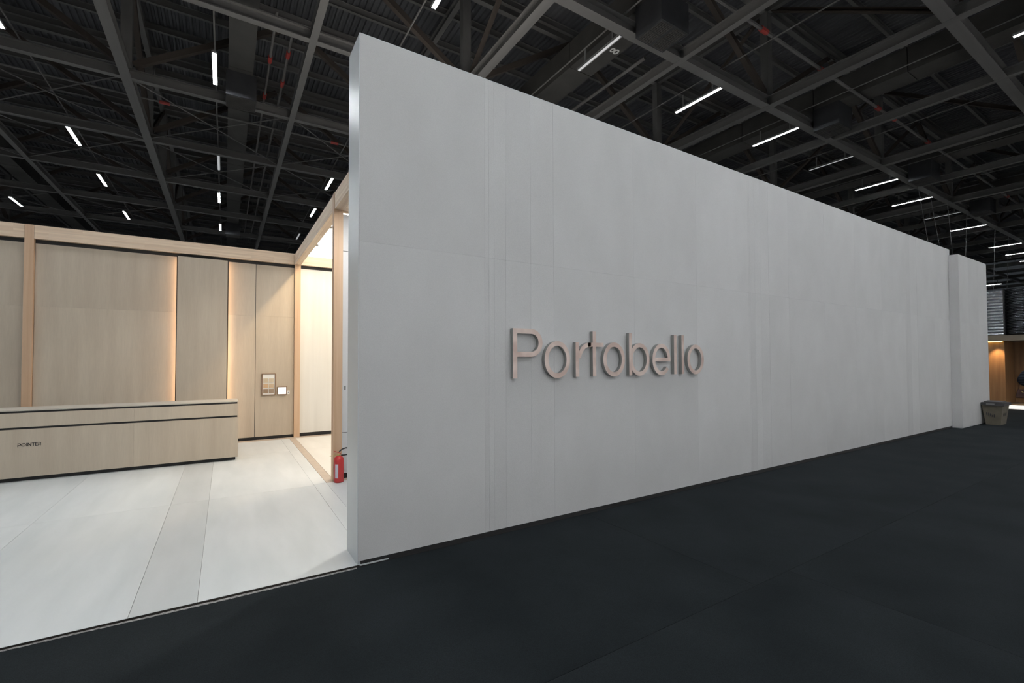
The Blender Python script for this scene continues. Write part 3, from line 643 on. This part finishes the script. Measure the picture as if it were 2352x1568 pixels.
# ================================================================== PERSON at the right edge
pr = empty('person', (18.65, 2.86, CZ)); tag(pr, 'person in dark striped top with bent elbow at the right picture edge', 'person')
def skin(name, verts, edges, radii, mat, parent, levels=2, root=0):
    me = bpy.data.meshes.new(name); me.from_pydata(verts, edges, []); o = link(name, me, parent, (mat,))
    md = o.modifiers.new('skin', 'SKIN'); md.use_smooth_shade = True
    sv = me.skin_vertices[0].data
    for i, r_ in enumerate(radii): sv[i].radius = (r_, r_) if not isinstance(r_, tuple) else r_; sv[i].use_root = (i == root)
    s_ = o.modifiers.new('sub', 'SUBSURF'); s_.levels = levels; s_.render_levels = levels
    return o
M['skin'] = plain('skin', (0.50, 0.32, 0.24), 0.5); M['hair'] = plain('dark_hair', (0.02, 0.015, 0.012), 0.5)
M['trousers'] = plain('navy_trousers', (0.010, 0.012, 0.018), 0.8); M['leather'] = noisy('brown_leather', (0.055, 0.022, 0.016), (0.09, 0.038, 0.028), nscale=9, rough=0.45)
mt, nt, b = new_mat('striped_knit'); N = nt.nodes
g = N.new('ShaderNodeTexCoord'); sp = N.new('ShaderNodeSeparateXYZ'); nt.links.new(g.outputs['Object'], sp.inputs[0])
wv = N.new('ShaderNodeMath'); wv.operation = 'MULTIPLY'; wv.inputs[1].default_value = 140; nt.links.new(sp.outputs['Z'], wv.inputs[0])
sn = N.new('ShaderNodeMath'); sn.operation = 'SINE'; nt.links.new(wv.outputs[0], sn.inputs[0])
cr = N.new('ShaderNodeValToRGB'); cr.color_ramp.elements[0].color = (0.008, 0.010, 0.016, 1); cr.color_ramp.elements[1].color = (0.07, 0.08, 0.12, 1); cr.color_ramp.elements[0].position = 0.6; cr.color_ramp.elements[1].position = 0.95
nt.links.new(sn.outputs[0], cr.inputs[0]); nt.links.new(cr.outputs[0], b.inputs['Base Color']); b.inputs['Roughness'].default_value = 0.85; M['knit'] = mt
# body frame: x = facing direction (away along the aisle), y = left of the body
body = [(0, 0, 0.94), (0, 0, 1.12), (0.01, 0, 1.30), (0.0, 0, 1.42), (0.01, 0, 1.52), (0.02, 0, 1.60),
        (0, 0.17, 1.39), (-0.03, 0.30, 1.12), (0.16, 0.24, 0.98), (0.24, 0.20, 0.96),
        (0, -0.17, 1.39), (-0.02, -0.24, 1.12), (0.12, -0.22, 0.93), (0.19, -0.21, 0.90),
        (0, 0.09, 0.88), (0.03, 0.10, 0.50), (0, 0.10, 0.10), (0.13, 0.11, 0.04),
        (0, -0.09, 0.88), (0.0, -0.10, 0.50), (-0.06, -0.10, 0.10), (0.07, -0.11, 0.04)]
ed = [(0, 1), (1, 2), (2, 3), (3, 4), (4, 5), (3, 6), (6, 7), (7, 8), (8, 9), (3, 10), (10, 11), (11, 12), (12, 13), (0, 14), (14, 15), (15, 16), (16, 17), (0, 18), (18, 19), (19, 20), (20, 21)]
ra = [(0.14, 0.11), (0.135, 0.10), (0.15, 0.11), (0.12, 0.09), 0.055, 0.06, 0.075, 0.055, 0.042, 0.03, 0.075, 0.055, 0.042, 0.03, 0.09, 0.06, 0.045, 0.04, 0.09, 0.06, 0.045, 0.04]
bd = skin('body', body, ed, ra, 'trousers', pr)
# knit top over torso and upper arms
top = [(0, 0, 0.98), (0, 0, 1.15), (0.01, 0, 1.31), (0, 0, 1.43), (0, 0.17, 1.39), (-0.03, 0.30, 1.12), (0.13, 0.25, 1.0), (0, -0.17, 1.39), (-0.02, -0.24, 1.12), (0.10, -0.22, 0.95)]
skin('top', top, [(0, 1), (1, 2), (2, 3), (3, 4), (4, 5), (5, 6), (3, 7), (7, 8), (8, 9)], [(0.17, 0.135), (0.16, 0.125), (0.175, 0.13), (0.13, 0.10), 0.095, 0.085, 0.06, 0.095, 0.08, 0.06], 'knit', pr)
hd = bmesh.new(); bmesh.ops.create_icosphere(hd, subdivisions=3, radius=0.1)
for v in hd.verts:
    v.co.x *= 1.0; v.co.y *= 0.78; v.co.z *= 1.18
    if v.co.z < -0.04: v.co.x *= 0.9; v.co.y *= 0.88
    if v.co.x > 0.085 and abs(v.co.y) < 0.02 and -0.04 < v.co.z < 0.01: v.co.x += 0.018
h_ = from_bm('head', hd, 'skin', pr, smooth=True); h_.location = (0.02, 0, 1.60)
hr = bmesh.new(); bmesh.ops.create_icosphere(hr, subdivisions=3, radius=0.108)
for v in hr.verts:
    v.co.y *= 0.82; v.co.z *= 1.18
bmesh.ops.delete(hr, geom=[v for v in hr.verts if v.co.x > 0.045 and v.co.z < 0.075], context='VERTS')
o = from_bm('hair', hr, 'hair', pr, smooth=True); o.location = (0.015, 0, 1.605)
for s, yy in ((1, 0.20), (-1, -0.21)):
    bx_ = 0.24 if s > 0 else 0.19; bz = 0.96 if s > 0 else 0.90
    for f_, (dy, ln) in enumerate([(-0.03, 0.07), (-0.01, 0.08), (0.01, 0.075), (0.03, 0.06)]):
        from_bm('finger', tube_mesh([(bx_, yy + dy, bz), (bx_ + ln * 0.6, yy + dy, bz - 0.005), (bx_ + ln, yy + dy, bz - 0.03)], [0.010, 0.009, 0.007], 8), 'skin', pr, smooth=True)
    from_bm('thumb', tube_mesh([(bx_ - 0.02, yy - s * 0.035, bz + 0.01), (bx_ + 0.02, yy - s * 0.05, bz + 0.015)], [0.011, 0.009], 8), 'skin', pr, smooth=True)
bg = empty('handbag', (18.74, 3.14, 0.62)); tag(bg, 'small brown leather handbag at the elbow of the person', 'bag')
bm = bmesh.new(); v0 = bm_box(bm, -0.06, 0.06, -0.13, 0.13, 0, 0.24)
for v in v0[4:]: v.co.y *= 0.72; v.co.x *= 0.6
from_bm('bag_body', bm, 'leather', bg, bevel=0.015)
for s in (-1, 1): from_bm('handle', tube_mesh([(0.0, s * 0.07, 0.23), (0.0, s * 0.06, 0.36), (0, s * 0.02, 0.44)], 0.010, 8), 'leather', bg, smooth=True)
from_bm('buckle', tube_mesh([(-0.055, -0.02, 0.15), (-0.055, 0.02, 0.19)], 0.010, 8), 'brass', bg)
